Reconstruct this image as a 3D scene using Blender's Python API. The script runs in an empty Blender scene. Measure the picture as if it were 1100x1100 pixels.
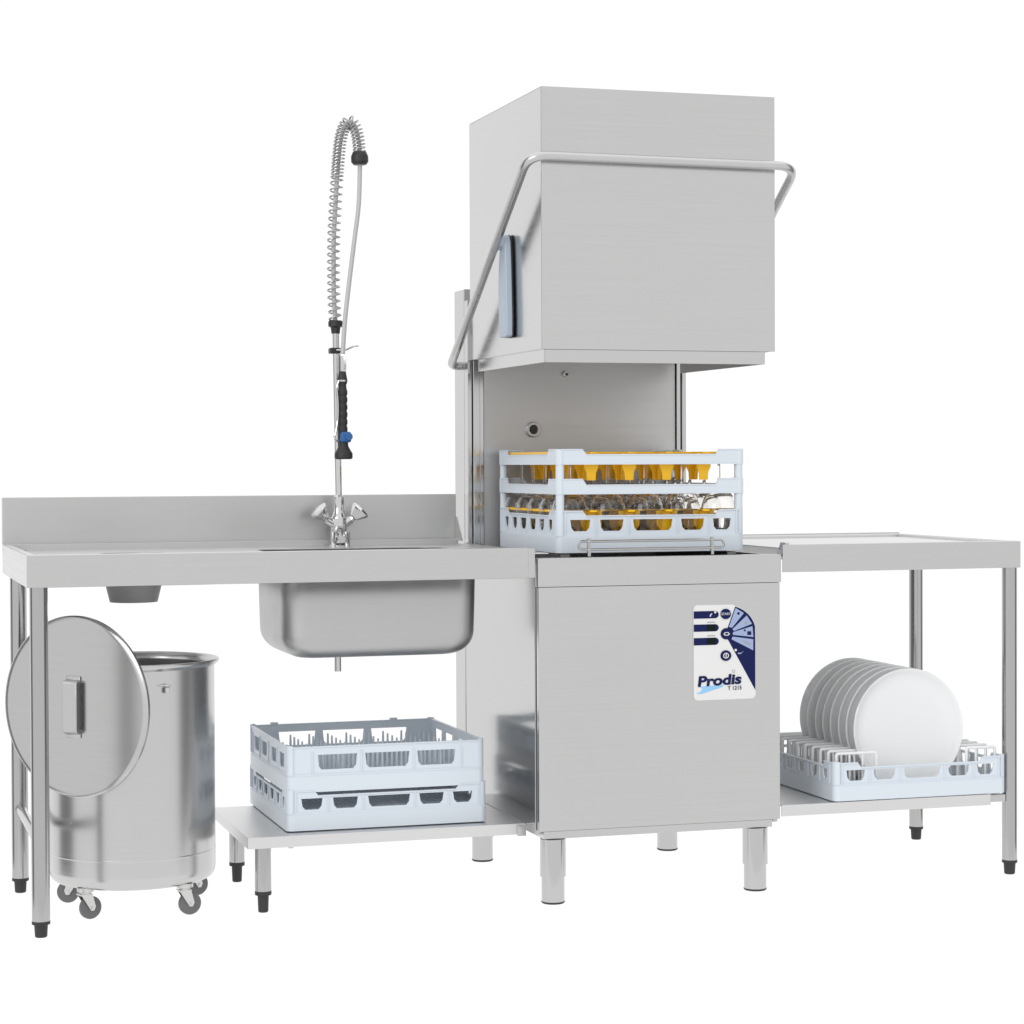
import bpy, bmesh, math
from mathutils import Vector, Matrix

S = bpy.context.scene
COL = S.collection
PI = math.pi

# ------------------------------------------------------------------ camera
cam_data = bpy.data.cameras.new('camera')
cam = bpy.data.objects.new('camera', cam_data)
COL.objects.link(cam)
RT = Vector((0.954738, -0.297422, -0.003954))
UP = Vector((0.008747, 0.014786, 0.999852))
FW = Vector((0.29732, 0.954632, -0.016718))
M = Matrix((RT, UP, -FW)).transposed().to_4x4()
M.translation = Vector((-1.6324, -5.12, 1.0682))
cam.matrix_world = M
cam_data.sensor_width = 36.0
cam_data.lens = 78.69
cam_data.shift_x = -0.00958
cam_data.shift_y = -0.01156
cam_data.clip_start = 0.1
cam_data.clip_end = 200
S.camera = cam

# ------------------------------------------------------------------ studio light
S.view_settings.view_transform = 'Standard'
S.view_settings.look = 'None'
S.view_settings.exposure = 0
S.view_settings.gamma = 1
S.view_settings.use_curve_mapping = False
S.cycles.max_bounces = 14
S.cycles.transmission_bounces = 14
S.cycles.transparent_max_bounces = 16
S.cycles.use_denoising = True

W = bpy.data.worlds.new('World')
S.world = W
W.use_nodes = True
nt = W.node_tree
nt.nodes.clear()


class NT:
    """tiny node helper"""
    def __init__(self, t): self.t = t
    def n(self, kind, **kw):
        o = self.t.nodes.new(kind)
        for k, v in kw.items(): setattr(o, k, v)
        return o
    def l(self, a, b): self.t.links.new(a, b)
    def math(self, op, a, b=None):
        o = self.n('ShaderNodeMath', operation=op)
        for i, v in enumerate((a, b)):
            if v is None: continue
            if isinstance(v, (int, float)): o.inputs[i].default_value = v
            else: self.l(v, o.inputs[i])
        return o.outputs[0]
    def ramp(self, v, a, b, c, d):
        o = self.n('ShaderNodeMapRange', interpolation_type='SMOOTHSTEP')
        o.inputs[1].default_value = a; o.inputs[2].default_value = b
        o.inputs[3].default_value = c; o.inputs[4].default_value = d
        self.l(v, o.inputs[0])
        return o.outputs[0]


w = NT(nt)
tc = w.n('ShaderNodeTexCoord')
sp = w.n('ShaderNodeSeparateXYZ')
w.l(tc.outputs['Generated'], sp.inputs[0])
hx, hy = 0.2974, 0.9547                       # direction of the white backdrop
ln = w.math('SQRT', w.math('ADD', w.math('MULTIPLY', sp.outputs[0], sp.outputs[0]),
                          w.math('ADD', w.math('MULTIPLY', sp.outputs[1], sp.outputs[1]), 1e-5)))
cosb = w.math('DIVIDE', w.math('ADD', w.math('MULTIPLY', sp.outputs[0], hx),
                              w.math('MULTIPLY', sp.outputs[1], hy)), ln)
# white backdrop ahead, made-up dark side bands for steel reflections, even white behind camera
side = w.math('MULTIPLY', w.ramp(cosb, 0.40, 0.24, 0, 1), w.ramp(cosb, -0.28, -0.10, 0, 1))
side = w.math('MULTIPLY', side, w.ramp(sp.outputs[2], 0.75, 0.55, 0, 1))
low = w.ramp(sp.outputs[2], -0.45, 0.02, 0.96, 0.97)          # level below the horizon behind camera, tuned for steel reflections
fr_ = w.ramp(cosb, -0.2, 0.3, 0, 1)
front = w.math('ADD', w.math('MULTIPLY', fr_, 1.03), w.math('MULTIPLY', w.math('SUBTRACT', 1.0, fr_), low))
top = w.ramp(sp.outputs[2], 0.35, 0.8, 1.0, 1.25)
lvl = w.math('MULTIPLY', w.math('MULTIPLY', front, top), w.math('SUBTRACT', 1.0, w.math('MULTIPLY', side, 0.78)))
bg = w.n('ShaderNodeBackground')
bg.inputs[0].default_value = (1, 1, 1, 1)
w.l(lvl, bg.inputs[1])
wo = w.n('ShaderNodeOutputWorld')
w.l(bg.outputs[0], wo.inputs[0])

key_d = bpy.data.lights.new('added_area_lamp', 'AREA')  # added area lamp at front left, lightens plate gaps and tubes
key_d.shape = 'RECTANGLE'; key_d.size = 3.0; key_d.size_y = 2.0; key_d.energy = 70
key = bpy.data.objects.new('added_area_lamp', key_d)
COL.objects.link(key)
key.location = (-4.6, -3.4, 2.9)
key.rotation_euler = (Vector((0, 0.2, 0.8)) - key.location).to_track_quat('-Z', 'Y').to_euler()


# ------------------------------------------------------------------ materials
def mat(name, col, rough=0.4, metal=0.0, **kw):
    m = bpy.data.materials.new(name)
    m.use_nodes = True
    b = m.node_tree.nodes['Principled BSDF']
    b.inputs['Base Color'].default_value = (*col, 1)
    b.inputs['Roughness'].default_value = rough
    b.inputs['Metallic'].default_value = metal
    for k, v in kw.items(): b.inputs[k].default_value = v
    return m


def brushed(name, val, rough, scale=(3, 3, 170), amt=0.02, bump=0, tint=(1, 0.998, 0.995)):
    """steel with fine brush lines along one direction (object space)"""
    m = mat(name, [val * t for t in tint], rough, 1.0)
    k = NT(m.node_tree)
    b = m.node_tree.nodes['Principled BSDF']
    t = k.n('ShaderNodeTexCoord')
    mp = k.n('ShaderNodeMapping')
    mp.inputs['Scale'].default_value = scale
    k.l(t.outputs['Object'], mp.inputs[0])
    no = k.n('ShaderNodeTexNoise')
    no.inputs['Scale'].default_value = 1.0; no.inputs['Detail'].default_value = 3
    k.l(mp.outputs[0], no.inputs[0])
    big = k.n('ShaderNodeTexNoise')
    big.inputs['Scale'].default_value = 2.2; big.inputs['Detail'].default_value = 2
    k.l(t.outputs['Object'], big.inputs[0])
    r = k.math('ADD', k.ramp(no.outputs[0], 0.3, 0.7, rough - amt, rough + amt),
               k.ramp(big.outputs[0], 0.3, 0.7, -0.006, 0.006))
    k.l(r, b.inputs['Roughness'])
    mx = k.n('ShaderNodeMix', data_type='RGBA')
    f = k.math('ADD', k.math('MULTIPLY', no.outputs[0], 0.6), k.math('MULTIPLY', big.outputs[0], 0.4))
    k.l(f, mx.inputs[0])
    mx.inputs[6].default_value = (*[val * t * 0.945 for t in tint], 1)
    mx.inputs[7].default_value = (*[val * t * 1.055 for t in tint], 1)
    k.l(mx.outputs[2], b.inputs['Base Color'])
    return m


STEEL = brushed('brushed_steel', 0.58, 0.17)
STEEL_V = brushed('brushed_steel_upright', 0.53, 0.14, scale=(170, 170, 3))
TABLE = brushed('table_steel', 0.57, 0.22)
FOOT = brushed('foot_steel', 0.54, 0.16, scale=(240, 240, 2), amt=0.01)
DULL = brushed('dull_inner_steel', 0.60, 0.5, amt=0.03)
TUBE = brushed('tube_steel', 0.46, 0.17, scale=(240, 240, 2), bump=0.004)
POT = brushed('spun_steel', 0.58, 0.25, scale=(2, 2, 520), amt=0.01)
LIDM = brushed('lid_steel', 0.55, 0.25, scale=(4, 4, 120), amt=0.0)
SPLASH = brushed('splashback_steel', 0.56, 0.36, amt=0.01)
WORK = brushed('lit_top_steel', 0.72, 0.38, amt=0.02)  # lighter copy of table steel, overhead light on flat tops put into colour
BASIN = brushed('pressed_steel', 0.52, 0.42, scale=(20, 20, 20), bump=0.0, amt=0.02)
CHROME = mat('chrome', (0.62, 0.62, 0.62), 0.06, 1.0)
DARK = mat('shade_dark_cavity_steel', (0.26, 0.26, 0.26), 0.45, 1.0)  # base colour darkened to carry the shade of the tank recess
BLACK = mat('black_rubber_and_hole_shade', (0.022, 0.022, 0.024), 0.5)
RUBBER = mat('grey_wheel_rubber', (0.13, 0.13, 0.135), 0.55)
ZINC = mat('zinc_plated_steel', (0.62, 0.62, 0.61), 0.3, 1.0)
CHUTE = mat('grey_chute_steel', (0.30, 0.30, 0.30), 0.5)
HOSE = mat('grey_hose', (0.50, 0.50, 0.50), 0.4)
BLUE = mat('blue_trigger_plastic', (0.02, 0.12, 0.36), 0.35)
GRIP = mat('blue_grey_plastic', (0.42, 0.49, 0.58), 0.4)
RACK = mat('pale_blue_plastic', (0.69, 0.75, 0.815), 0.38)
MESH = mat('shade_grey_rack_insert', (0.44, 0.48, 0.54), 0.45)  # insert toned darker, stands in for shade inside the rack too
WHITEP = mat('white_plastic', (0.86, 0.865, 0.87), 0.4)
YEL = mat('yellow_plastic', (1.0, 0.56, 0.003), 0.35)
CHINA = mat('white_porcelain', (0.87, 0.88, 0.885), 0.12, **{'Subsurface Weight': 0.4, 'Subsurface Scale': 0.012, 'Subsurface Radius': (1, 1, 1)})
GLASS = mat('clear_glass', (1.0, 0.995, 0.985), 0.0, 0.0, **{'Transmission Weight': 1.0, 'IOR': 1.36})
PANELW = mat('panel_white', (0.78, 0.78, 0.775), 0.35)
NAVY = mat('panel_navy', (0.012, 0.018, 0.085), 0.45, **{'Specular IOR Level': 0.08})
PALE = mat('panel_pale_blue', (0.36, 0.43, 0.64), 0.45, **{'Specular IOR Level': 0.08})
SWOOSH = mat('panel_sky_blue', (0.30, 0.58, 0.85), 0.35)
SCREEN = mat('dark_display', (0.006, 0.012, 0.008), 0.3, **{'Specular IOR Level': 0.1})
INKGREY = mat('panel_grey_ink', (0.35, 0.35, 0.36), 0.4)

# white floor with added emission, so that no shadows show on it
GLOW = mat('glowing_white_floor', (0.12, 0.12, 0.12), 0.8, **{'Specular IOR Level': 0.05})
GLOW.node_tree.nodes['Principled BSDF'].inputs['Emission Color'].default_value = (1, 1, 1, 1)
GLOW.node_tree.nodes['Principled BSDF'].inputs['Emission Strength'].default_value = 0.95


# ------------------------------------------------------------------ mesh helpers
def merge(bm, other):
    me = bpy.data.meshes.new('tmp')
    other.to_mesh(me); other.free()
    bm.from_mesh(me)
    bpy.data.meshes.remove(me)
    return bm


def box(x0, x1, y0, y1, z0, z1, bev=0.0, seg=2, bm=None):
    b = bmesh.new()
    bmesh.ops.create_cube(b, size=1)
    for v in b.verts:
        v.co = Vector((x0 + (v.co.x + .5) * (x1 - x0), y0 + (v.co.y + .5) * (y1 - y0), z0 + (v.co.z + .5) * (z1 - z0)))
    if bev > 0:
        bmesh.ops.bevel(b, geom=b.edges[:], offset=bev, segments=seg, affect='EDGES', profile=0.5)
    return b if bm is None else merge(bm, b)


def lathe(prof, n=48, bm=None, at=(0, 0, 0), axis=None):
    """surface of revolution of (radius, height) pairs"""
    b = bmesh.new()
    rings = []
    for r, z in prof:
        if r < 1e-6:
            rings.append([b.verts.new((0, 0, z))])
        else:
            rings.append([b.verts.new((r * math.cos(2 * PI * i / n), r * math.sin(2 * PI * i / n), z)) for i in range(n)])
    for a, c in zip(rings, rings[1:]):
        for i in range(n):
            j = (i + 1) % n
            if len(a) == 1 and len(c) == 1: break
            if len(a) == 1: b.faces.new((a[0], c[j], c[i]))
            elif len(c) == 1: b.faces.new((a[i], a[j], c[0]))
            else: b.faces.new((a[i], a[j], c[j], c[i]))
    bmesh.ops.recalc_face_normals(b, faces=b.faces[:])
    m = Matrix.Translation(at)
    if axis is not None:
        m = m @ Vector(axis).to_track_quat('Z', 'Y').to_matrix().to_4x4()
    bmesh.ops.transform(b, matrix=m, verts=b.verts[:])
    return b if bm is None else merge(bm, b)


def cyl(p, q, r0, r1=None, n=32, bev=0.0, bm=None):
    p, q = Vector(p), Vector(q)
    h = (q - p).length
    r1 = r0 if r1 is None else r1
    if bev:
        prof = [(0, 0), (r0 - bev, 0), (r0, bev), (r1, h - bev), (r1 - bev, h), (0, h)]
    else:
        prof = [(0, 0), (r0, 0), (r1, h), (0, h)]
    return lathe(prof, n, bm, p, q - p)


def fillet(pts, r, k=7):
    pts = [Vector(p) for p in pts]
    out = [pts[0]]
    for a, b, c in zip(pts, pts[1:], pts[2:]):
        u = (a - b).normalized(); v = (c - b).normalized()
        ang = u.angle(v)
        d = min(r / math.tan(ang / 2), (a - b).length * .48, (c - b).length * .48)
        s, e = b + u * d, b + v * d
        for i in range(k + 1):
            t = i / k
            out.append(s * (1 - t) ** 2 + b * 2 * t * (1 - t) + e * t * t)
    out.append(pts[-1])
    return out


def smooth_path(pts, k=8):
    """Catmull-Rom through the points"""
    P = [Vector(p) for p in pts]
    P = [P[0] * 2 - P[1]] + P + [P[-1] * 2 - P[-2]]
    out = []
    for i in range(1, len(P) - 2):
        a, b, c, d = P[i - 1:i + 3]
        for j in range(k):
            t = j / k
            out.append(.5 * ((2 * b) + (c - a) * t + (2 * a - 5 * b + 4 * c - d) * t * t + (-a + 3 * b - 3 * c + d) * t ** 3))
    out.append(P[-2])
    return out


def frames(path):
    fr = []
    t = (path[1] - path[0]).normalized()
    nrm = t.orthogonal().normalized()
    for i, p in enumerate(path):
        a = path[max(0, i - 1)]; c = path[min(len(path) - 1, i + 1)]
        t = (c - a).normalized()
        nrm = (nrm - t * nrm.dot(t)).normalized()
        fr.append((p, t, nrm, t.cross(nrm)))
    return fr


def tube(path, r, n=16, bm=None, closed=False):
    path = [Vector(p) for p in path]
    b = bmesh.new()
    rings = []
    for i, (p, t, u, v) in enumerate(frames(path)):
        rr = r[i] if isinstance(r, (list, tuple)) else r
        rings.append([b.verts.new(p + u * rr * math.cos(2 * PI * k / n) + v * rr * math.sin(2 * PI * k / n)) for k in range(n)])
    pairs = list(zip(rings, rings[1:]))
    if closed: pairs.append((rings[-1], rings[0]))
    for a, c in pairs:
        for i in range(n):
            j = (i + 1) % n
            b.faces.new((a[i], a[j], c[j], c[i]))
    if not closed:
        b.faces.new(rings[0][::-1]); b.faces.new(rings[-1])
    bmesh.ops.recalc_face_normals(b, faces=b.faces[:])
    return b if bm is None else merge(bm, b)


def rrect(x0, x1, y0, y1, r, k=6):
    out = []
    for cx, cy, a in ((x1 - r, y1 - r, 0), (x0 + r, y1 - r, PI / 2), (x0 + r, y0 + r, PI), (x1 - r, y0 + r, 1.5 * PI)):
        for i in range(k + 1):
            t = a + PI / 2 * i / k
            out.append((cx + r * math.cos(t), cy + r * math.sin(t)))
    return out


def circle(cx, cy, r, n=32):
    return [(cx + r * math.cos(2 * PI * i / n), cy + r * math.sin(2 * PI * i / n)) for i in range(n)]


def curve_mesh(cu):
    o = bpy.data.objects.new('tmp', cu)
    COL.objects.link(o)
    dg = bpy.context.evaluated_depsgraph_get()
    me = bpy.data.meshes.new_from_object(o.evaluated_get(dg))
    bpy.data.objects.remove(o)
    bpy.data.curves.remove(cu)
    b = bmesh.new()
    b.from_mesh(me)
    bpy.data.meshes.remove(me)
    return b


def flat(loops, depth, m, bm=None):
    """filled outline (first loop) with holes, extruded by depth, placed by matrix m"""
    cu = bpy.data.curves.new('c', 'CURVE')
    cu.dimensions = '2D'; cu.fill_mode = 'BOTH'; cu.extrude = depth / 2
    for lp in loops:
        s = cu.splines.new('POLY')
        s.points.add(len(lp) - 1)
        for p, (x, y) in zip(s.points, lp): p.co = (x, y, 0, 1)
        s.use_cyclic_u = True
    b = curve_mesh(cu)
    bmesh.ops.remove_doubles(b, verts=b.verts[:], dist=1e-6)
    bmesh.ops.recalc_face_normals(b, faces=b.faces[:])
    bmesh.ops.transform(b, matrix=m, verts=b.verts[:])
    return b if bm is None else merge(bm, b)


def basis(o, u, v):
    u, v = Vector(u), Vector(v)
    n = u.cross(v)
    mm = Matrix((u, v, n)).transposed().to_4x4()
    mm.translation = Vector(o)
    return mm


def FRONT(y): return basis((0, y, 0), (1, 0, 0), (0, 0, 1))      # outlines in (x, z)
def SIDE(x): return basis((x, 0, 0), (0, 1, 0), (0, 0, 1))       # outlines in (y, z)
def TOP(z): return Matrix.Translation((0, 0, z))                 # outlines in (x, y)


# ------------------------------------------------------------------ object helpers
def thing(name, label, cat, loc, group=None):
    o = bpy.data.objects.new(name, None)
    COL.objects.link(o)
    o.location = loc
    o.empty_display_size = 0.1
    o['label'] = label; o['category'] = cat
    if group: o['group'] = group
    return o


def root_loc(o):
    while o.parent: o = o.parent
    return o.location


def part(name, bm, m, parent=None, sharp=32, label=None):
    """one mesh object; bm is in the coordinates of the thing's world place"""
    if parent is not None:
        bmesh.ops.translate(bm, verts=bm.verts[:], vec=-Vector(root_loc(parent)))
    me = bpy.data.meshes.new(name)
    bm.to_mesh(me); bm.free()
    for p in me.polygons: p.use_smooth = True
    me.set_sharp_from_angle(angle=math.radians(sharp))
    me.materials.append(m)
    o = bpy.data.objects.new(name, me)
    COL.objects.link(o)
    if parent is not None: o.parent = parent
    if sharp < 40:                      # keep big flat sheets flat next to their rounded edges
        wn = o.modifiers.new('weighted_normals', 'WEIGHTED_NORMAL'); wn.keep_sharp = True; wn.weight = 80
    if label: o['label'] = label
    return o


def copy_tree(o, parent=None):
    c = o.copy()
    COL.objects.link(c)
    if parent is not None: c.parent = parent
    for ch in list(o.children): copy_tree(ch, c)
    return c


# ------------------------------------------------------------------ the setting
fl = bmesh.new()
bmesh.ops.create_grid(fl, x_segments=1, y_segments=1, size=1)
# added glowing sheet just larger than the set, white world beyond it
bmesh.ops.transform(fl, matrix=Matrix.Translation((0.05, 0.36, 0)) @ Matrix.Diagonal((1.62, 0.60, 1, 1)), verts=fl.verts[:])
fo = part('added_glowing_floor_sheet', fl, GLOW)
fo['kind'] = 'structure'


# ------------------------------------------------------------------ feet and legs
def tube_leg(parent, x, y, top, r, foot_h, foot_r):
    lg = part('leg', cyl((x, y, foot_h), (x, y, top), r, n=36), TUBE, parent)
    f = cyl((x, y, 0), (x, y, foot_h * .9), foot_r * .9, foot_r, bev=0.002)
    cyl((x, y, foot_h * .86), (x, y, foot_h + .004), r + .0004, bev=0.001, bm=f)
    part('foot', f, BLACK, lg)
    return lg


# ------------------------------------------------------------------ dishwasher
WX, ZB, ZT = 0.6355, 0.1786, 0.8387
D = thing('dishwasher', 'tall stainless steel pass-through dishwasher with raised hood and white and navy control panel',
          'dishwasher', (0.318, 0.32, 0))

# front door panel, folded apron above it
part('front_panel', box(0.003, WX - .002, 0, 0.018, ZB, 0.7682, .0015), STEEL, D)
part('apron', box(0, WX, -.005, 0.018, 0.769, ZT, .002), STEEL, D)
part('base_skirt', box(0.018, 0.617, 0.012, 0.62, 0.158, ZB - .002, .001), STEEL, D)
for nm, x0, x1 in (('side_panel', 0.0, 0.012), ('side_panel', WX - .012, WX)):
    part(nm, box(x0, x1, 0.022, 0.628, 0.168, 0.836, .0015), STEEL_V, D)
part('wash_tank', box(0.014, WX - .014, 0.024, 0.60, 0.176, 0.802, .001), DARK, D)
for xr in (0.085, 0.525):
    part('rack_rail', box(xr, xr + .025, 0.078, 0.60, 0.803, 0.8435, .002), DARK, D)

# rear housing, inner back plate, posts
part('rear_housing', box(0.0, WX, 0.634, 0.73, 0.16, 1.532, .003), STEEL_V, D)
bp = part('back_plate', box(0.046, 0.592, 0.607, 00.632, 0.804, 1.50, .001), DULL, D)
nz = lathe([(0, .004), (.008, .004), (.0105, .0), (.0105, .006), (.013, .010), (.0185, .010), (.0205, .006), (.0205, -.004)], 40, None, (.182, .604, 1.157), (0, -1, 0))
part('nozzle_port', nz, DULL, bp)
part('port_bore_shade', cyl((.182, .6055, 1.157), (.182, .5975, 1.157), .0095, n=28), BLACK, bp)  # solid black plug in place of the dark inside the bore
sc = cyl((.275, .607, 1.306), (.275, .598, 1.306), .0085, bev=.001, n=24)
part('screw', sc, ZINC, bp)
part('screw_hole_shade', cyl((.2765, .5985, 1.3055), (.2765, .5972, 1.3055), .004, n=20), BLACK, bp)  # black disc painted on for the shade in the hole
for xa, xb in ((0.0, 0.044), (0.594, 0.622)):
    g = box(xa, xa + .011, .600, .632, .80, 1.50, .001)
    box(xa + .013, xb - .012, .594, .632, .80, 1.50, .002, bm=g)
    box(xb - .010, xb, .602, .632, .80, 1.50, .001, bm=g)
    part('guide_post', g, STEEL_V, D)

# raised hood: folded sheet, open below and behind, with an inset lip
HX0, HX1, HY0, HY1, HZ0, HZ1 = 0.0078, 0.6131, -0.0203, 0.603, 1.341, 1.9674
t = .0025
hb = box(HX0, HX0 + t, HY0 + .003, HY1, HZ0, HZ1 - .003, .0006)
box(HX1 - t, HX1, HY0 + .003, HY1, HZ0, HZ1 - .003, .0006, bm=hb)
box(HX0, HX1, HY0, HY0 + t, HZ0 - .001, HZ1, .0011, bm=hb)
box(HX0, HX1, HY0 + .002, HY1, HZ1 - t, HZ1 - .0002, .0006, bm=hb)
hood = part('hood', hb, STEEL, D)
lp = box(.020, 0.5895, -.008, -.005, 1.309, 1.345, .0006)
box(.0175, .0205, -.0065, .56, 1.309, 1.345, .0006, bm=lp)
box(.589, .592, -.0065, .56, 1.309, 1.345, .0006, bm=lp)
box(HX0 + t, .0178, HY0 + t, .56, 1.3405, 1.3425, bm=lp)
box(HX0 + t, HX1 - t, HY0 + t, -.0078, 1.3425, 1.3445, bm=lp)
part('hood_lip', lp, STEEL, hood)

# lift handle: one bent tube round three sides
hp = fillet([(.012, .668, 1.328), (-.032, .655, 1.328), (-.033, .606, 1.357), (-.033, -.048, 1.798),
             (.660, -.048, 1.795), (.660, .606, 1.357), (.660, .655, 1.328), (.62, .668, 1.328)], .052, 9)
hnd = part('handle_bar', tube(hp, .0112, 20), brushed('handle_steel', .58, .26, scale=(6, 6, 6), bump=0), D)
part('pivot_pin', cyl((.006, .244, 1.605), (-.036, .244, 1.605), .006, bev=.001, n=20), ZINC, hnd)
# plastic side guard on the hood
gp = [(.198, 1.385), (.205, 1.381), (.255, 1.381), (.262, 1.386), (.266, 1.43), (.268, 1.50), (.264, 1.56), (.256, 1.60),
      (.254, 1.618), (.246, 1.632), (.232, 1.637), (.219, 1.632), (.211, 1.620), (.206, 1.58), (.201, 1.50), (.197, 1.43)]
gd = part('side_guard', flat([gp], .017, SIDE(-.0060)), GRIP, hood)
gb = gd.modifiers.new('soft_edge', 'BEVEL'); gb.width = .005; gb.segments = 3; gb.limit_method = 'ANGLE'
part('gasket', flat([[(y + (0.0006 if y > .23 else -.0006), z + (.0006 if z > 1.5 else -.0006)) for y, z in gp]], .0020, SIDE(.0036)), BLACK, gd)

# rack stop: bent wire loop over the front edge
wp = rrect(.108, .486, .857, .877, .0098, 8)
wb = tube([(x, .006, z) for x, z in wp], .0032, 10, closed=True)
for x in (.134, .455):
    box(x - .0042, x + .0042, .002, .012, .840, .884, .002, bm=wb)
part('rack_stop', wb, TUBE, D)

# four stout feet
for x, y in ((.047, .030), (.578, .030), (.578, .640), (.047, .640)):
    lg = part('leg', cyl((x, y, .066), (x, y, .157), .0315, n=40), FOOT, D)
    part('foot', lathe([(0, 0), (.0255, 0), (.028, .003), (.028, .0665), (0, .0665)], 40, None, (x, y, 0)), FOOT, lg)
    part('foot_pad', lathe([(0, .0), (.0262, .0), (.0288, .0026), (.0288, .0052), (0, .0052)], 40, None, (x, y, 0)), BLACK, lg)

# control panel: drawn in photo-zoom units and mapped on the door
PX = lambda u: .402 + (u - 130) * .1642 / 608
PZ = lambda v: .7165 - (v - 95) * .2345 / 940
Q = lambda pts: [(PX(a), PZ(b)) for a, b in pts]
arc = [(463 + 284 * math.sin(a), 387 - 284 * math.cos(a)) for a in [math.radians(15 + 60 * i / 10) for i in range(11)]] + [(738, 345)]
outline = [(160, 95), (520, 97)] + arc + [(738, 1000), (728, 1022), (705, 1034), (165, 1034), (143, 1025), (131, 1000), (130, 130), (140, 105)]
cp = part('control_panel', flat([Q(outline)], .003, FRONT(-.0016)), PANELW, D)
L1, L2, L3, L4 = FRONT(-.0034), FRONT(-.0039), FRONT(-.0044), FRONT(-.0049)
th = .0006
ri = lambda c, r, n=24: [(c[0] + r * math.cos(2 * PI * i / n), c[1] + r * math.sin(2 * PI * i / n)) for i in range(n)]
for k, (y0, y1) in enumerate(((155, 228), (286, 357), (419, 491))):
    ym, rr = (y0 + y1) / 2, (y1 - y0) / 2
    bar = [(130.5, y0), (375 - rr, y0)] + [(375 - rr + rr * math.sin(PI * i / 12), ym - rr * math.cos(PI * i / 12)) for i in range(1, 12)] + [(375 - rr, y1), (130.5, y1)]
    sb = part('panel_stripe', flat([Q(bar)], th, L1), NAVY, cp)
    if k:
        part('display', flat([Q([(258, y0 + 4), (345, y0 + 4), (345, y1 - 4), (258, y1 - 4)])], th, L2), SCREEN, sb)
        part('printed_caption', flat([Q([(262, y0 - 24), (338, y0 - 24), (338, y0 - 15), (262, y0 - 15)])], th, L1), INKGREY, cp)
    else:
        ic = flat([Q(ri((340, 168), 11))], th, L2)
        flat([Q([(285, 210), (292, 186), (306, 178), (312, 184), (300, 190), (297, 210)])], th, L2, bm=ic)
        part('lamp_symbol', ic, PANELW, sb)
fan = [(463 + 279 * math.sin(a), 387 - 279 * math.cos(a)) for a in [math.radians(15.5 + 60 * i / 12) for i in range(13)]] + \
      [(735, 500), (735, 952), (462, 436), (455, 345)]
fd = part('programme_fan', flat([Q(fan)], th, L1), NAVY, cp)
for wdg in ([(541, 131), (622, 184), (505, 325), (474, 318)], [(650, 208), (702, 292), (525, 358), (509, 340)],
            [(706, 316), (716, 424), (512, 396), (514, 370)], [(510, 414), (714, 446), (714, 556), (500, 440)]):
    kk = part('programme_key', flat([Q(wdg)], th, L2), PALE, fd)
for nm, pts, m in (('key_symbol', ri((568, 186), 13), NAVY), ('key_symbol', [(622, 292), (648, 262), (662, 272), (636, 300)], INKGREY),
                   ('key_symbol', [(655, 366), (694, 366), (694, 402), (655, 402)], NAVY), ('key_symbol', ri((630, 355), 10), NAVY),
                   ('key_symbol', [(610, 455), (625, 458), (690, 492), (680, 500), (640, 486)], INKGREY),
                   ('key_symbol', ri((540, 548), 12), PANELW), ('key_symbol', [(555, 585), (572, 572), (585, 580), (618, 560), (588, 590)], PALE)):
    part(nm, flat([Q(pts)], th, L3), m, fd)
for c, r in (((443, 188), 51), ((449, 384), 56), ((443, 600), 52)):
    bt = part('button', flat([Q(ri(c, r, 40))], .0022, FRONT(-.0042)), NAVY, cp)
    zz = FRONT(-.0056)
    if c[1] == 188:
        cu = bpy.data.curves.new('t', 'FONT'); cu.body = 'START'; cu.size = .0085; cu.align_x = 'CENTER'; cu.align_y = 'CENTER'; cu.extrude = .0002
    if c[1] == 188:
        tb = curve_mesh(cu)
        bmesh.ops.transform(tb, matrix=zz @ Matrix.Translation((PX(c[0]), PZ(c[1]), 0)), verts=tb.verts[:])
    elif c[1] == 384:
        hx_ = [(c[0] - 32, c[1] + 2), (c[0] - 16, c[1] - 16), (c[0] + 16, c[1] - 16), (c[0] + 32, c[1] + 2), (c[0] + 16, c[1] + 18), (c[0] - 16, c[1] + 18)]
        hi_ = [(c[0] + (a - c[0]) * .68, c[1] + (b - c[1]) * .6) for a, b in hx_]
        tb = flat([Q(hx_), Q(hi_)], th, zz)
    else:
        tb = flat([Q(ri(c, 28)), Q(ri(c, 20))], th, zz)
        flat([Q([(c[0] - 4, c[1] - 17), (c[0] + 4, c[1] - 17), (c[0] + 4, c[1] + 17), (c[0] - 4, c[1] + 17)])], th, zz, bm=tb)
    part('button_symbol', tb, PANELW, bt)


def text(body, u, v, width, size, m, bold, mtx, shear=0.0, rot=0.0):
    cu = bpy.data.curves.new('t', 'FONT')
    cu.body = body; cu.size = size; cu.offset = bold; cu.extrude = .0003; cu.shear = shear
    b = curve_mesh(cu)
    w0 = max(q.co.x for q in b.verts) - min(q.co.x for q in b.verts)
    k = width / w0
    bmesh.ops.transform(b, matrix=mtx @ Matrix.Translation((PX(u), PZ(v), 0)) @ Matrix.Rotation(rot, 4, 'Z') @ Matrix.Diagonal((k, 1, 1, 1)), verts=b.verts[:])
    return b


sw = [(158, 968), (200, 945), (215, 915), (180, 905), (230, 896), (330, 893), (430, 890), (410, 912), (340, 930), (270, 952), (200, 972)]
part('swoosh', flat([Q(sw)], th, L1), SWOOSH, cp)
part('lettering', text('Prodis', 163, 896, .1165, .0345, NAVY, .0013, L2, .12, .035), NAVY, cp)
part('model_lettering', text('T 1215', 462, 943, .0365, .0135, NAVY, .0001, L2, 0, .02), NAVY, cp)
part('trade_mark_ring', flat([Q(ri((520, 757), 15)), Q(ri((520, 757), 11))], th, L1), INKGREY, cp)

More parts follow.
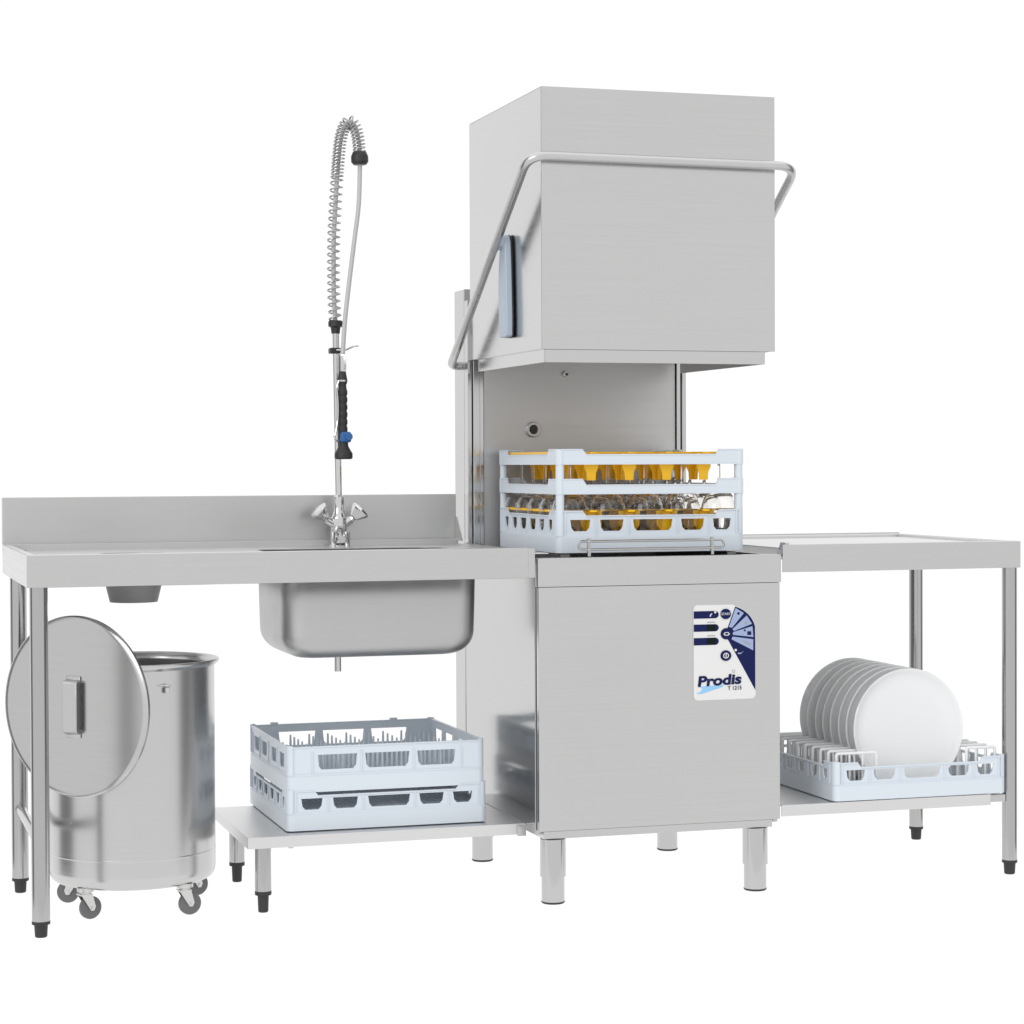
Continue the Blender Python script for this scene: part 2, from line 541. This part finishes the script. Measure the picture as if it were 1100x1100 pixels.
# ------------------------------------------------------------------ sink table (left)
TX0, TX1, TY0, TY1, TZ = -1.2058, -0.012, -0.0539, 0.6604, 0.8675
T = thing('sink_table', 'long stainless steel sink table with splashback, hanging basin and tube legs, joined to dishwasher', 'sink table', (-.6, .3, 0))
bas = rrect(-.603, -.125, .085, .47, .065, 8)
top_z = TZ - .016
tp = flat([[(TX0 + .02, TY0 + .02), (TX1 + .03, TY0 + .02), (TX1 + .03, TY1 - .012), (TX0 + .02, TY1 - .012)][::1],
           rrect(-.601, -.127, .087, .468, .063, 8)[::-1], circle(-.924, .305, .085)[::-1]], .002, TOP(top_z))
# raised edge along front and left end
box(TX0 + .004, TX1 - .028, TY0 + .004, TY0 + .021, TZ - .018, TZ - .0003, .003, bm=tp)
box(TX0 + .004, TX0 + .021, TY0 + .021, TY1 - .012, TZ - .018, TZ - .0003, .003, bm=tp)
box(TX0 + .08, -.66, .075, .079, top_z + .001, top_z + .0042, .001, bm=tp)
part('worktop', tp, WORK, T)
ap = box(TX0, -.0385, TY0, TY0 + .0035, TZ - .0734, TZ - .001, .0016)
box(-.0375, -.020, TY0 + .006, TY0 + .0095, TZ - .0734, TZ - .003, .0016, bm=ap)
box(TX0 + .0002, TX0 + .0035, TY0 + .004, TY1, TZ - .0734, TZ - .001, .0012, bm=ap)
box(TX0 + .004, TX1, TY1 - .006, TY1 - .003, TZ - .07, TZ - .012, bm=ap)
part('apron', ap, TABLE, T)
sb = box(TX0, -.02, TY1 - .011, TY1 + .012, TZ - .004, .9855, .002)
box(TX0, -.02, TY1 - .034, TY1 - .0112, TZ - .019, TZ + .001, .002, bm=sb)
part('splashback', sb, SPLASH, T)
gs = flat([[(.58, .862), (.648, .862), (.648, .925), (.636, .925)]], .003, SIDE(-.022))
part('end_gusset', gs, DULL, T)


def basin_shell():
    b = bmesh.new()
    rings = []
    def ring(ins, z):
        rings.append([b.verts.new((x, y, z)) for x, y in rrect(-.600 + ins, -.115 - ins, .083 + ins, .472 - ins, max(.062 - ins * .35, .02), 8)])
    ring(0, top_z - .0012); ring(.002, .735); ring(.004, .660)
    R = .058
    for i in range(1, 10):
        a = PI / 2 * i / 9
        ring(.004 + R * (1 - math.cos(a)), .660 - R * math.sin(a))
    n = len(rings[0])
    for a, c in zip(rings, rings[1:]):
        for i in range(n):
            b.faces.new((a[i], a[(i + 1) % n], c[(i + 1) % n], c[i]))
    b.faces.new(rings[-1])
    bmesh.ops.recalc_face_normals(b, faces=b.faces[:])
    return b


bs = part('sink_basin', basin_shell(), BASIN, T, sharp=60)
so = bs.modifiers.new('thickness', 'SOLIDIFY'); so.thickness = .0016; so.offset = -1
part('drain_pipe', cyl((-.412, .35, .549), (-.412, .35, .606), .0085, n=24), ZINC, bs)
ch = lathe([(.076, top_z - .002), (.070, .79), (.0570, .737), (.0550, .737), (.068, .79), (.074, top_z - .002)], 48, None, (-.9235, .305, 0))
part('scrap_chute', ch, CHUTE, T, label='grey tapered scrap chute under the worktop')
for y in (.0215, .578):
    tube_leg(T, -1.1738, y, .855, .0205, .034, .0155)
part('crossbar', cyl((-1.174, .041, .212), (-1.174, .56, .212), .0125, n=24), TUBE, T)

# ------------------------------------------------------------------ low shelf under the sink table
LS = thing('low_shelf', 'low stainless steel shelf on two short legs, carrying the two stacked racks', 'shelf', (-.35, .3, 0))
SZ = .1845
sh = box(-.686, -.002, .105, .109, SZ - .027, SZ, .001)
box(-.6857, -.002, .1085, .603, SZ - .003, SZ - .0005, bm=sh)
box(-.686, -.682, .1095, .603, SZ - .027, SZ - .0004, .001, bm=sh)
part('shelf_board', sh, WORK, LS)
part('hinge_bracket', box(-.021, .001, .0995, .1045, SZ - .030, SZ - .004, .001), TABLE, LS)
part('rivet', cyl((-.58, .118, SZ - .026), (-.58, .118, SZ - .031), .006, n=16), ZINC, LS)
for y in (.142, .548):
    tube_leg(LS, -.643 if y < .3 else -.634, y, SZ - .003, .0195, .048, .0135)

# ------------------------------------------------------------------ right table
RX1, RY0, RY1, RZ = 1.3061, -.0028, .673, .8626
R_ = thing('outlet_table', 'stainless steel outlet table with tube legs and lower shelf, right of dishwasher', 'table', (.97, .33, 0))
rt = flat([[(.642, RY0 + .015), (RX1 - .015, RY0 + .015), (RX1 - .015, RY1 - .015), (.642, RY1 - .015)]], .002, TOP(RZ - .010))
for a in ((.665, RX1 - .003, RY0 + .004, RY0 + .018), (.642, RX1 - .003, RY1 - .018, RY1 - .004)):
    box(*a, RZ - .012, RZ - .0003, .003, bm=rt)
box(RX1 - .018, RX1 - .003, RY0 + .0182, RY1 - .0182, RZ - .012, RZ - .0003, .003, bm=rt)
part('worktop', rt, WORK, R_)
ra = box(.640, RX1, RY0, RY0 + .0035, RZ - .0696, RZ - .001, .0014)
box(RX1 - .0035, RX1, RY0 + .004, RY1, RZ - .0696, RZ - .001, .0014, bm=ra)
box(.640, RX1 - .004, RY1 - .0035, RY1 + .002, RZ - .0696, RZ + .003, .0014, bm=ra)
part('apron', ra, TABLE, R_)
part('locating_lug', flat([[(.638, RZ - .03), (.648, RZ - .03), (.662, RZ + .004), (.650, RZ + .004)]], .03, FRONT(.018)), TABLE, R_)
for y in (.020, .575):
    tube_leg(R_, 1.2865 if y < .1 else 1.305, y, RZ - .012, .0195, .034, .0155)
rs = box(.6375, 1.221, .000, .004, .1840, .2122, .001)
box(.6375, 1.221, .0035, .53, .2090, .2117, bm=rs)
box(1.2175, 1.221, .0042, .53, .1840, .2090, bm=rs)
sf = part('lower_shelf', rs, WORK, R_)
part('shelf_bracket', box(1.2215, 1.268, .008, .034, .190, .2085, .001), DULL, sf)

# ------------------------------------------------------------------ racks
RL, RH = .5, .0965


def trapez(u0, u1, z0, z1, s=.006):
    """window outline with a narrower foot and softened corners"""
    c = .004
    return [(u0, z1), (u1, z1), (u1 - s * .5, z0 + c * 2), (u1 - s - c, z0), (u0 + s + c, z0), (u0 + s * .5, z0 + c * 2)][::-1]


def rack_frame(front_win, side_win, zw, notch=True, L=RL, H=RH, skirt=.042):
    b = bmesh.new()
    tk = .0035
    if notch:
        pr = [(0, .002), (L, .002), (L, H), (L * .862, H), (L * .842, H - .012), (L * .158, H - .012), (L * .138, H), (0, H)]
    else:
        pr = [(0, .002), (L, .002), (L, H), (0, H)]
    ins = .006
    lo = [[(u, z) for u, z in pr]] + [trapez(a * L, c * L, *zw) for a, c in front_win]
    ls = [[(u, z) for u, z in pr]] + [trapez(a * L, c * L, *zw) for a, c in side_win]
    clip = lambda loops: [[(min(max(u, ins), L - ins), z) for u, z in lp] for lp in loops]
    flat(clip(lo), tk, FRONT(ins), bm=b)
    flat(clip(lo), tk, FRONT(L - ins), bm=b)
    flat(clip(ls), tk, SIDE(ins), bm=b)
    flat(clip(ls), tk, SIDE(L - ins), bm=b)
    # solid skirt standing proud of the windows, with a ledge
    o1 = rrect(.0005, L - .0005, .0005, L - .0005, .016, 6)
    flat([o1, rrect(.0075, L - .0075, .0075, L - .0075, .011, 6)[::-1]], skirt - .004, TOP(skirt / 2), bm=b)
    flat([rrect(.0022, L - .0022, .0022, L - .0022, .015, 6), rrect(.0077, L - .0077, .0077, L - .0077, .011, 6)[::-1]], .005, TOP(skirt + .0005), bm=b)
    # rounded corner posts
    for cx, cy in ((0, 0), (1, 0), (0, 1), (1, 1)):
        x0, x1 = (.0012, .034) if not cx else (L - .034, L - .0012)
        y0, y1 = (.0012, .034) if not cy else (L - .034, L - .0012)
        q0 = [(x0 + (.0155 if not cx else 0), 0)]
        rr = .0155
        pts = []
        ccx, ccy = (rr if not cx else L - rr), (rr if not cy else L - rr)
        a0 = {(0, 0): PI, (1, 0): 1.5 * PI, (1, 1): 0, (0, 1): PI / 2}[(cx, cy)]
        for i in range(9):
            a = a0 + PI / 2 * i / 8
            pts.append((ccx + (rr - .0006) * math.cos(a), ccy + (rr - .0006) * math.sin(a)))
        inn = []
        for i in range(9):
            a = a0 + PI / 2 * (8 - i) / 8
            inn.append((ccx + (rr - .006) * math.cos(a), ccy + (rr - .006) * math.sin(a)))
        ex = [(pts[-1][0] - .022 * math.sin(a0 + PI / 2) * 1.0, pts[-1][1] + .022 * math.cos(a0 + PI / 2)),]
        flat([pts + inn], H - skirt + .003, TOP((H + skirt) / 2 + .0025), bm=b)
    # ribs between the windows and a top flange
    for win, place in ((front_win, 0), (side_win, 1)):
        cuts = [(win[i][1] + win[i + 1][0]) / 2 for i in range(len(win) - 1)] + [win[0][0] - .028, win[-1][1] + .028]
        for c in cuts:
            u = c * L
            hi = H - .0125 if .158 < c < .842 or not notch else H - .001
            for e in (0, 1):
                d0, d1 = ((.0015, .0045) if e == 0 else (L - .0045, L - .0015))
                if place == 0: box(u - .0015, u + .0015, d0, d1, skirt, hi, bm=b)
                else: box(d0, d1, u - .0015, u + .0015, skirt, hi, bm=b)
    hm = H - .012 if notch else H
    runs = [(.158, .842, hm), (.016 / L, .138, H), (.862, 1 - .016 / L, H)] if notch else [(.016 / L, 1 - .016 / L, H)]
    for a, c, z in runs:
        for e in (0, 1):
            d0, d1 = ((.0012, .0092) if e == 0 else (L - .0092, L - .0012))
            box(a * L, c * L, d0, d1, z - .0022, z + .0012, .0006, 1, bm=b)
            box(d0, d1, a * L, c * L, z - .0022, z + .0012, .0006, 1, bm=b)
    return b


def lattice(step, z0, z1, w, L=RL, m=.009, diag=False):
    b = bmesh.new()
    n = int((L - 2 * m) / step)
    for i in range(n + 1):
        u = m + (L - 2 * m) * i / n
        box(u - w / 2, u + w / 2, m, L - m, z0, z1 - .0006, bm=b)
        box(m, L - m, u - w / 2, u + w / 2, z0 + .0003, z1, bm=b)
    return b


WIN5 = [(.073, .178), (.228, .352), (.402, .612), (.658, .782), (.828, .927)]
SIDE6 = [(.10, .16), (.23, .31), (.37, .47), (.53, .63), (.69, .77), (.84, .90)]
WIN3 = [(.155, .352), (.392, .615), (.655, .85)]
SIDE4 = [(.10, .24), (.30, .45), (.55, .70), (.76, .90)]
ZW = (.0515, .0785)


def shifted(bm, x, y, z):
    bmesh.ops.translate(bm, verts=bm.verts[:], vec=(x, y, z))
    return bm


def base_rack(name, label, cat, loc, group, win=WIN5, sidew=SIDE6, zw=ZW, notch=True, L=RL, H=RH):
    r = thing(name, label, cat, loc, group)
    part('frame', shifted(rack_frame(win, sidew, zw, notch, L, H), *loc), RACK, r)
    part('base_grid', shifted(lattice(.025, .004, .012, .004, L), *loc), RACK, r)
    return r


GR = 'pale blue plastic dishwasher racks'
# tall glass rack standing in the open machine
KX, KY, KZ, KL = .0745, .074, .8445, .497
KF = .975
GK = base_rack('glass_rack', 'tall pale blue glass rack of three tiers with yellow dividers, in open dishwasher', 'dish rack', (KX, KY, KZ), GR,
               zw=(.055, .083), L=KL, H=.1045)


def extender(z_post0, zb0, zb1, zc):
    """ring band with raised corners on four rounded posts"""
    b = bmesh.new()
    L = KL
    pr = [(.006, zb0), (L - .006, zb0), (L - .006, zc), (L * .862, zc), (L * .842, zb1), (L * .158, zb1), (L * .138, zc), (.006, zc)]
    for e in (.004, L - .004):
        flat([pr], .0045, FRONT(e), bm=b); flat([pr], .0045, SIDE(e), bm=b)
    for a, c, z in ((.158, .842, zb1), (.03, .138, zc), (.862, .97, zc)):
        for d0, d1 in ((.0002, .009), (L - .009, L - .0002)):
            box(a * L, c * L, d0, d1, z - .002, z + .0014, .0006, 1, bm=b)
            box(d0, d1, a * L, c * L, z - .002, z + .0014, .0006, 1, bm=b)
    for d0, d1 in ((.0006, .0062), (L - .0062, L - .0006)):
        box(.02, L - .02, d0, d1, zb0 - .001, zb0 + .002, bm=b); box(d0, d1, .02, L - .02, zb0 - .001, zb0 + .002, bm=b)
    for cx in (.0125, L - .0125):
        for cy in (.0125, L - .0125):
            cyl((cx, cy, z_post0), (cx, cy, zb0 + .004), .0105, n=20, bm=b)
            cyl((cx, cy, zb0 - .002), (cx, cy, zc + .001), .0122, n=20, bev=.001, bm=b)
    return shifted(b, KX, KY, KZ)


part('extension_ring', extender(.1025, .1465, .168, .1825), RACK, GK)
part('extension_ring', extender(.179, .2195, .243, .2555), RACK, GK)


def divider(z, drop, wide=1.0):
    """yellow compartment grid: thin bars with tapered tongues hanging from the crossings"""
    b = bmesh.new()
    cells = [KL * q / 5 for q in (1, 2, 3, 4)]
    for u in cells:
        box(u - .009, u + .009, .011, KL - .011, z - .005, z, .001, 1, bm=b)
        box(.011, KL - .011, u - .009, u + .009, z - .0046, z + .0006, .001, 1, bm=b)
    for d in (.010, KL - .018):
        box(d, d + .008, .02, KL - .02, z - .0055, z + .001, .001, 1, bm=b)
    for u in cells:
        for v in cells + [.03, KL - .03]:
            tp_ = [(u + (a - u) * wide, b_) for a, b_ in [(u - .0195, z - .003), (u - .0185, z - drop * .55), (u - .0125, z - drop * .72), (u - .011, z - drop), (u + .011, z - drop), (u + .0125, z - drop * .72), (u + .0185, z - drop * .55), (u + .0195, z - .003)]]
            flat([tp_], .003, FRONT(v), bm=b)
            if v in cells: flat([tp_], .0026, SIDE(v), bm=b)
    return shifted(b, KX, KY, KZ)


part('divider_grid', divider(.2495, .070), YEL, GK, label='yellow compartment grid of the top tier')
part('divider_grid', divider(.106, .070, 1.45), YEL, GK, label='yellow compartment grid of the bottom tier')

# wine glasses, upside down
ordn = ['first', 'second', 'third', 'fourth', 'fifth']
wprof = [(.0330, 0), (.0365, .022), (.0425, .055), (.0455, .082), (.0440, .106), (.0365, .128), (.0240, .142), (.0110, .150), (.0048, .158), (.0036, .172),
         (.0034, .205), (.0040, .224), (.010, .2305), (.030, .2335), (.0355, .2350), (.0355, .2362), (.0, .2368)]
inner = [(.0, .1455), (.010, .1435), (.0235, .1375), (.0350, .1250), (.0425, .1045), (.0440, .082), (.0410, .055), (.0351, .022), (.0318, 0), (.0330, 0)]
gl0 = None
for j in range(5):
    for i in range(5):
        lab = 'clear upside-down wine glass in the hood rack, %s from left in the %s' % (ordn[i], ['front row', 'second row', 'middle row', 'fourth row', 'back row'][j])
        loc = (KX + KL * (.1 + .2 * i), KY + KL * (.1 + .2 * j), KZ + .0125)
        if gl0 is None:
            g = part('wine_glass', lathe([(a, b * KF) for a, b in inner + wprof[1:]], 40), GLASS, None, sharp=60)
            gl0 = g
        else:
            g = gl0.copy(); COL.objects.link(g)
        g.location = loc
        g['label'] = lab; g['category'] = 'wine glass'; g['group'] = 'wine glasses upside down in the tall rack'

# two racks stacked on the low shelf
AX, AY, AZ = -.5835, .150, .1850
base_rack('dish_rack', 'shallow pale blue rack with five front windows, lowest of the stack on low shelf', 'dish rack', (AX, AY, AZ), GR)
lo_rack = [o for o in COL.objects if o.name == 'dish_rack'][0]
part('inner_mesh', shifted(lattice(.0125, .046, .050, .003), AX, AY, AZ), MESH, lo_rack)
UX, UY, UZ = AX + .001, AY + .003, AZ + .0915
UL = .495
up_rack = base_rack('peg_rack', 'pale blue rack with upright pegs and three large front windows, topmost of the stack', 'dish rack', (UX, UY, UZ), GR,
                    WIN3, SIDE4, (.055, .091), False, UL, .1105)
pg0 = None
for i in range(9):
    for j in range(9):
        x, y = UX + .05 + (UL - .1) * i / 8, UY + .05 + (UL - .1) * j / 8
        if pg0 is None:
            pg0 = pg = part('peg', cyl((UX, UY, UZ + .010), (UX, UY, UZ + .088), .0052, .0024, n=10), RACK, up_rack)
        else:
            pg = pg0.copy(); COL.objects.link(pg); pg.parent = up_rack
        pg.location = (x - UX, y - UY, 0)
for x in (.055, UL - .12):
    part('stacking_lug', shifted(box(x, x + .02, UL - .010, UL - .001, 0.109, .117, .001), UX, UY, UZ), RACK, up_rack)

# plate rack on the right shelf
BX, BY, BZ, BL = .779, -.004, .2128, .486
PK = base_rack('plate_rack', 'pale blue rack with white wire dividers holding white plates, on right shelf', 'dish rack', (BX, BY, BZ), GR, L=BL)
for k in range(10):
    y = BY + .0505 + k * .0473 - .024
    for x0, x1 in ((BX + .018, BX + .128), (BX + .384, BX + .466)):
        zt = BZ + .118
        rd = tube(fillet([(x0, y, BZ + .010), (x0, y, zt), (x1, y, zt), (x1, y, BZ + .010)], .006, 4), .0042, 8)
        for f in (.33, .66):
            cyl((x0 + (x1 - x0) * f, y, BZ + .010), (x0 + (x1 - x0) * f, y, zt), .0030, n=8, bm=rd)
        part('divider_rod', rd, WHITEP, PK)

pr = .1553
pprof = [(0, .004), (.030, .004), (.108, .004), (.114, .0025), (.119, .0042), (.140, .0095), (.152, .0150), (.1575, .0195), (.159, .0215),
         (.1575, .0230), (.1535, .0215), (.149, .0172), (.143, .0140), (.120, .0092), (0, .0085)]
pl0 = None
pos = ['frontmost white dinner plate standing in the right rack, its whole face in view',
       'white dinner plate in the right rack, second from the front', 'white dinner plate in the right rack, third from the front',
       'white dinner plate in the right rack, fourth from the front', 'white dinner plate in the right rack, fourth from the back',
       'white dinner plate in the right rack, third from the back', 'white dinner plate in the right rack, second from the back',
       'rearmost white dinner plate standing in the right rack, farthest left in the picture']
for k in range(8):
    if pl0 is None:
        pl0 = o = part('plate', lathe([(a * .977, b) for a, b in pprof], 96), CHINA, None, sharp=50)
    else:
        o = pl0.copy(); COL.objects.link(o)
    o.rotation_euler = (PI / 2 - math.radians(2.0 + .35 * (k % 3)), 0, .4 * k)
    o.rotation_mode = 'XYZ'
    # spin about the plate's own axis is invisible, so keep only the tilt
    o.rotation_euler = (PI / 2 - math.radians(2.0 + .4 * (k % 3)), 0, 0)
    o.location = (1.0185 + .0008 * ((k * 7) % 3), .082 + k * .0473, BZ + .0125 + pr)
    o['label'] = pos[k]; o['category'] = 'plate'; o['group'] = 'white plates standing in the right rack'

# ------------------------------------------------------------------ waste bin on castors
PXc, PYc, PR = -.930, .305, .198
B = thing('waste_bin', 'round open stainless steel bin on castors under the left end of the sink table', 'bin', (PXc, PYc, 0))
z0, z1 = .071, .596
bo = [(0, z0), (PR - .026, z0), (PR - .014, z0 + .003), (PR - .006, z0 + .009), (PR - .001, z0 + .020), (PR, z0 + .030), (PR, z0 + .0315), (PR, z0 + .0325), (PR, z0 + .0690), (PR, z0 + .070), (PR + .0006, z0 + .0715), (PR + .0006, z0 + .073), (PR, z0 + .0745),
      (PR, z0 + .0755), (PR, z0 + .077), (PR, z1 - .016), (PR, z1 - .014), (PR, z1 - .012), (PR + .008, z1 - .006), (PR + .0115, z1 - .001), (PR + .012, z1 + .002), (PR + .010, z1 + .0045), (PR + .006, z1 + .0045),
      (PR - .001, z1 - .002), (PR - .0035, z1 - .012), (PR - .0035, z1 - .014), (PR - .0035, z0 + .052), (PR - .0035, z0 + .05), (PR - .02, z0 + .012), (PR - .05, z0 + .006), (0, z0 + .006)]
part('bin_body', lathe(bo, 128, None, (PXc, PYc, 0)), POT, B, sharp=50)
hd = math.atan2(-.985, .06)
hk = bmesh.new()
ha = math.atan2(-.96, .28)
hp0 = Vector((PXc + PR * math.cos(ha), PYc + PR * math.sin(ha), .548))
tube(fillet([hp0 + Vector((-.05, .004, .004)), hp0 + Vector((.008, -.012, .004)), hp0 + Vector((.004, -.012, -.002))], .004), .0022, 8, bm=hk)
box(hp0.x - .004, hp0.x + .006, hp0.y - .014, hp0.y + .004, .533, .547, .002, bm=hk)
part('rim_hook', hk, ZINC, B)


def castor(x, y, ang):
    d = Vector((math.cos(ang), math.sin(ang), 0)); s = Vector((-d.y, d.x, 0))
    c = Vector((x, y, .027)) + d * .012
    top = Vector((x, y, .0))
    f = cyl((x, y, .066), (x, y, .0765), .020, n=24, bev=.001)
    cyl((x, y, .058), (x, y, .068), .013, n=20, bm=f)
    cheek = [(-.016, .060), (.012, .060), (.020, .030), (.016, .021), (.008, .021), (-.004, .040)]
    for e in (-.0125, .0125):
        o = Vector((x, y, 0)) + s * e
        flat([cheek], .002, basis(o, d, (0, 0, 1)), bm=f)
    flat([[(-.017, -.0138), (.013, -.0138), (.013, .0138), (-.017, .0138)]], .003, basis((x, y, .0595), d, s), bm=f)
    cyl(c - s * .016, c + s * .016, .004, n=14, bm=f)
    k = part('castor', f, ZINC, B)
    wh = lathe([(0, -.009), (.010, -.009), (.020, -.0085), (.0255, -.007), (.027, -.004), (.027, .004), (.0255, .007), (.020, .0085), (.010, .009), (0, .009)], 36, None, c, s)
    part('wheel', wh, RUBBER, k)


castor(-1.056, .188, .35)
castor(-.826, .168, .15)
castor(-1.062, .405, 2.9)
castor(-.770, .400, .3)

# lid hanging on the side of the bin
n = Vector((-.715, -.699, 0)).normalized()
lc = Vector((-1.083, .155, .504))
LD = thing('bin_lid', 'round stainless steel lid with strap handle, hanging on the side of the bin', 'lid', lc)
LR = .2125
lprof = [(0, -.001), (LR - .0135, -.001), (LR - .012, -.001), (LR - .004, -.002), (LR, -.005), (LR, -.0115), (LR - .0025, -.0125), (LR - .005, -.010), (LR - .006, -.006), (0, -.005)]
ldb = lathe(lprof, 128, None, lc, n)
part('disc', ldb, LIDM, LD, sharp=40)
u = Vector((0, 0, 1)).cross(n).normalized()
mb = basis(lc, u, (0, 0, 1))
hl = bmesh.new()
strap = [(-.072, .0), (-.072, .003), (-.064, .003), (-.061, .012), (-.056, .017), (.056, .017), (.061, .012), (.064, .003), (.072, .003), (.072, 0), (.060, 0), (.0580, .0115), (.0545, .0140), (-.0545, .0140), (-.0580, .0115), (-.060, 0)]
flat([strap], .041, basis(lc + Vector((0, 0, 0)) + u * .0, (0, 0, 1), n), bm=hl)
sh_ = part('strap_handle', hl, TABLE, LD)
bv = sh_.modifiers.new('rounded', 'BEVEL'); bv.width = .0025; bv.segments = 3; bv.limit_method = 'ANGLE'; bv.angle_limit = 1.0

# ------------------------------------------------------------------ pre-rinse spray tap
FX, FY = -.357, .575
A = thing('spray_tap', 'tall chrome pre-rinse tap with spring hose and black spray gun, behind the sink', 'tap', (FX, FY, top_z))
tb = bmesh.new()
lathe([(0, top_z + .001), (.026, top_z + .001), (.026, top_z + .006), (.020, top_z + .010), (.018, .885), (.021, .895), (.021, .925), (.018, .932), (.013, .945), (.0135, .965), (.0125, .982), (.0095, .986), (0, .986)], 36, tb, (FX, FY, 0))
for sx in (-1, 1):
    cyl((FX, FY, .903), (FX + sx * .032, FY - .004, .922), .0125, .0105, n=24, bm=tb)
    cyl((FX + sx * .0175, FY - .018, top_z + .001), (FX + sx * .0175, FY - .018, .892), .0075, .0085, n=20, bm=tb)
cyl((FX, FY - .012, .882), (FX, FY - .036, .872), .012, .010, n=20, bm=tb)
part('tap_body', tb, CHROME, A)
for sx in (-1, 1):
    base = Vector((FX + sx * .028, FY - .006, .919))
    ax = Vector((sx * .70, -.10, .70)).normalized()
    kb = part('tap_knob', lathe([(0, 0), (.007, 0), (.0075, .010), (.012, .014), (.0255, .036), (.0262, .039), (.024, .043), (.012, .0465), (0, .0475)], 3 if False else 8, None, base, ax), CHROME, A, sharp=25)
rp = part('riser_pipe', cyl((FX, FY, .98), (FX - .006, FY, 1.43), .0088, n=28), CHROME, A)
co = lathe([(0, 1.405), (.011, 1.405), (.0125, 1.420), (.0135, 1.421), (.019, 1.424), (.019, 1.436), (.016, 1.439), (0, 1.439)], 32, None, (FX - .006, FY, 0))
part('hose_collar', co, BLACK, A)
cxp = FX - .005
clp = box(cxp - .018, cxp + .010, FY - .016, FY + .014, 1.353, 1.368, .003)
cl = part('gun_clip', clp, BLACK, A)
part('clip_hook', tube(fillet([(cxp - .002, FY - .014, 1.362), (cxp + .02, FY - .036, 1.362), (cxp + .037, FY - .052, 1.371), (cxp + .047, FY - .05, 1.371)], .01), .0025, 10), CHROME, cl)

# spring and hose follow one bent path
sp_pts = [(-.3635, FY, 1.437), (-.367, FY, 1.50), (-.3675, FY, 1.57), (-.367, FY, 1.64), (-.364, FY, 1.70), (-.359, FY, 1.78), (-.354, FY, 1.85), (-.349, FY - .002, 1.90), (-.340, FY - .004, 1.936),
          (-.325, FY - .006, 1.954), (-.311, FY - .008, 1.942), (-.303, FY - .010, 1.912), (-.2995, FY - .012, 1.872)]
ho_pts = sp_pts + [(-.2995, FY - .014, 1.835), (-.304, FY - .018, 1.74), (-.3155, FY - .024, 1.66), (-.3275, FY - .03, 1.58), (-.339, FY - .036, 1.50), (-.348, FY - .041, 1.43), (-.355, FY - .045, 1.346)]
part('hose', tube(smooth_path(ho_pts, 6), .0060, 14), HOSE, A)
path = smooth_path(sp_pts, 60)
fr = frames(path)
acc = [0]
for a, b in zip(path, path[1:]): acc.append(acc[-1] + (b - a).length)
tot = acc[-1]
turns = 47
coil = []
i = 0
NS = turns * 18
for s in range(NS + 1):
    tt = s / NS
    # coils open out low on the hose and crowd together over the bend
    d = tot * tt
    while i < len(acc) - 2 and acc[i + 1] < d: i += 1
    f = (d - acc[i]) / max(acc[i + 1] - acc[i], 1e-9)
    p0, t0, u0, v0 = fr[i]
    p = p0.lerp(fr[i + 1][0], f)
    a = 2 * PI * (20 * min(tt, .6) / .6 + 27 * max(0.0, tt - .6) / .4)
    rr = .0155
    coil.append(p + u0 * rr * math.cos(a) + v0 * rr * math.sin(a))
part('hose_spring', tube(coil, .0024, 8), mat('spring_steel', (.44, .44, .44), .22, 1.0), A)
cu_ = lathe([(0, 0), (.017, 0), (.0225, .007), (.0225, .021), (.0205, .026), (.0175, .033), (0, .033)], 32, None, (-.2995, FY - .014, 1.843), (-.02, .03, 1))
part('spring_cap', cu_, BLACK, A)
# spray gun hanging on the clip
gx, gy = -.3560, FY - .046
gun = thing('spray_gun', 'black ribbed spray gun with blue button hanging from the tap clip', 'spray gun', (gx, gy, 1.08))
gun_parts = []
prof = [(0, 1.128), (.010, 1.128), (.0105, 1.150), (.0112, 1.160)]
for k in range(6):
    zb_ = 1.168 + k * .019
    prof += [(.0112, zb_), (.0128, zb_ + .004), (.0128, zb_ + .012), (.0112, zb_ + .016)]
prof += [(.0105, 1.284), (.0098, 1.290), (.0122, 1.296), (.0130, 1.302), (.0100, 1.320), (.0086, 1.327), (0, 1.327)]
part('gun_grip', lathe(prof, 28, None, (gx, gy, -.02)), BLACK, gun)
part('hose_coupling', lathe([(0, 1.305), (.0098, 1.305), (.0103, 1.312), (.0103, 1.344), (.0085, 1.350), (0, 1.350)], 8, None, (gx + .001, gy, 0)), CHROME, gun, sharp=20)
part('grip_ring', lathe([(.0095, 1.279), (.0140, 1.279), (.0140, 1.283), (.0095, 1.283)], 28, None, (gx, gy, 0)), CHROME, gun)
hd_ = lathe([(0, 1.079), (.020, 1.079), (.0235, 1.082), (.0235, 1.094), (.021, 1.098), (.013, 1.112), (.011, 1.128), (.0, 1.128)], 36, None, (gx + .002, gy, 0))
part('spray_head', hd_, BLACK, gun)
bb = box(gx - .008, gx + .020, gy - .017, gy + .010, 1.122, 1.150, .006, 3)
cyl((gx + .012, gy - .016, 1.137), (gx + .012, gy - .021, 1.137), .010, n=20, bev=.001, bm=bb)
part('blue_button', bb, BLUE, gun)
part('trigger_lever', tube(smooth_path([(gx - .012, gy - .012, 1.281), (gx - .0175, gy - .012, 1.262), (gx - .0150, gy - .012, 1.225), (gx - .0155, gy - .012, 1.185), (gx - .0205, gy - .012, 1.150), (gx - .0240, gy - .011, 1.135), (gx - .018, gy - .008, 1.126), (gx - .006, gy - .004, 1.128)], 5), .0026, 10), CHROME, gun)
bpy.context.view_layer.update()
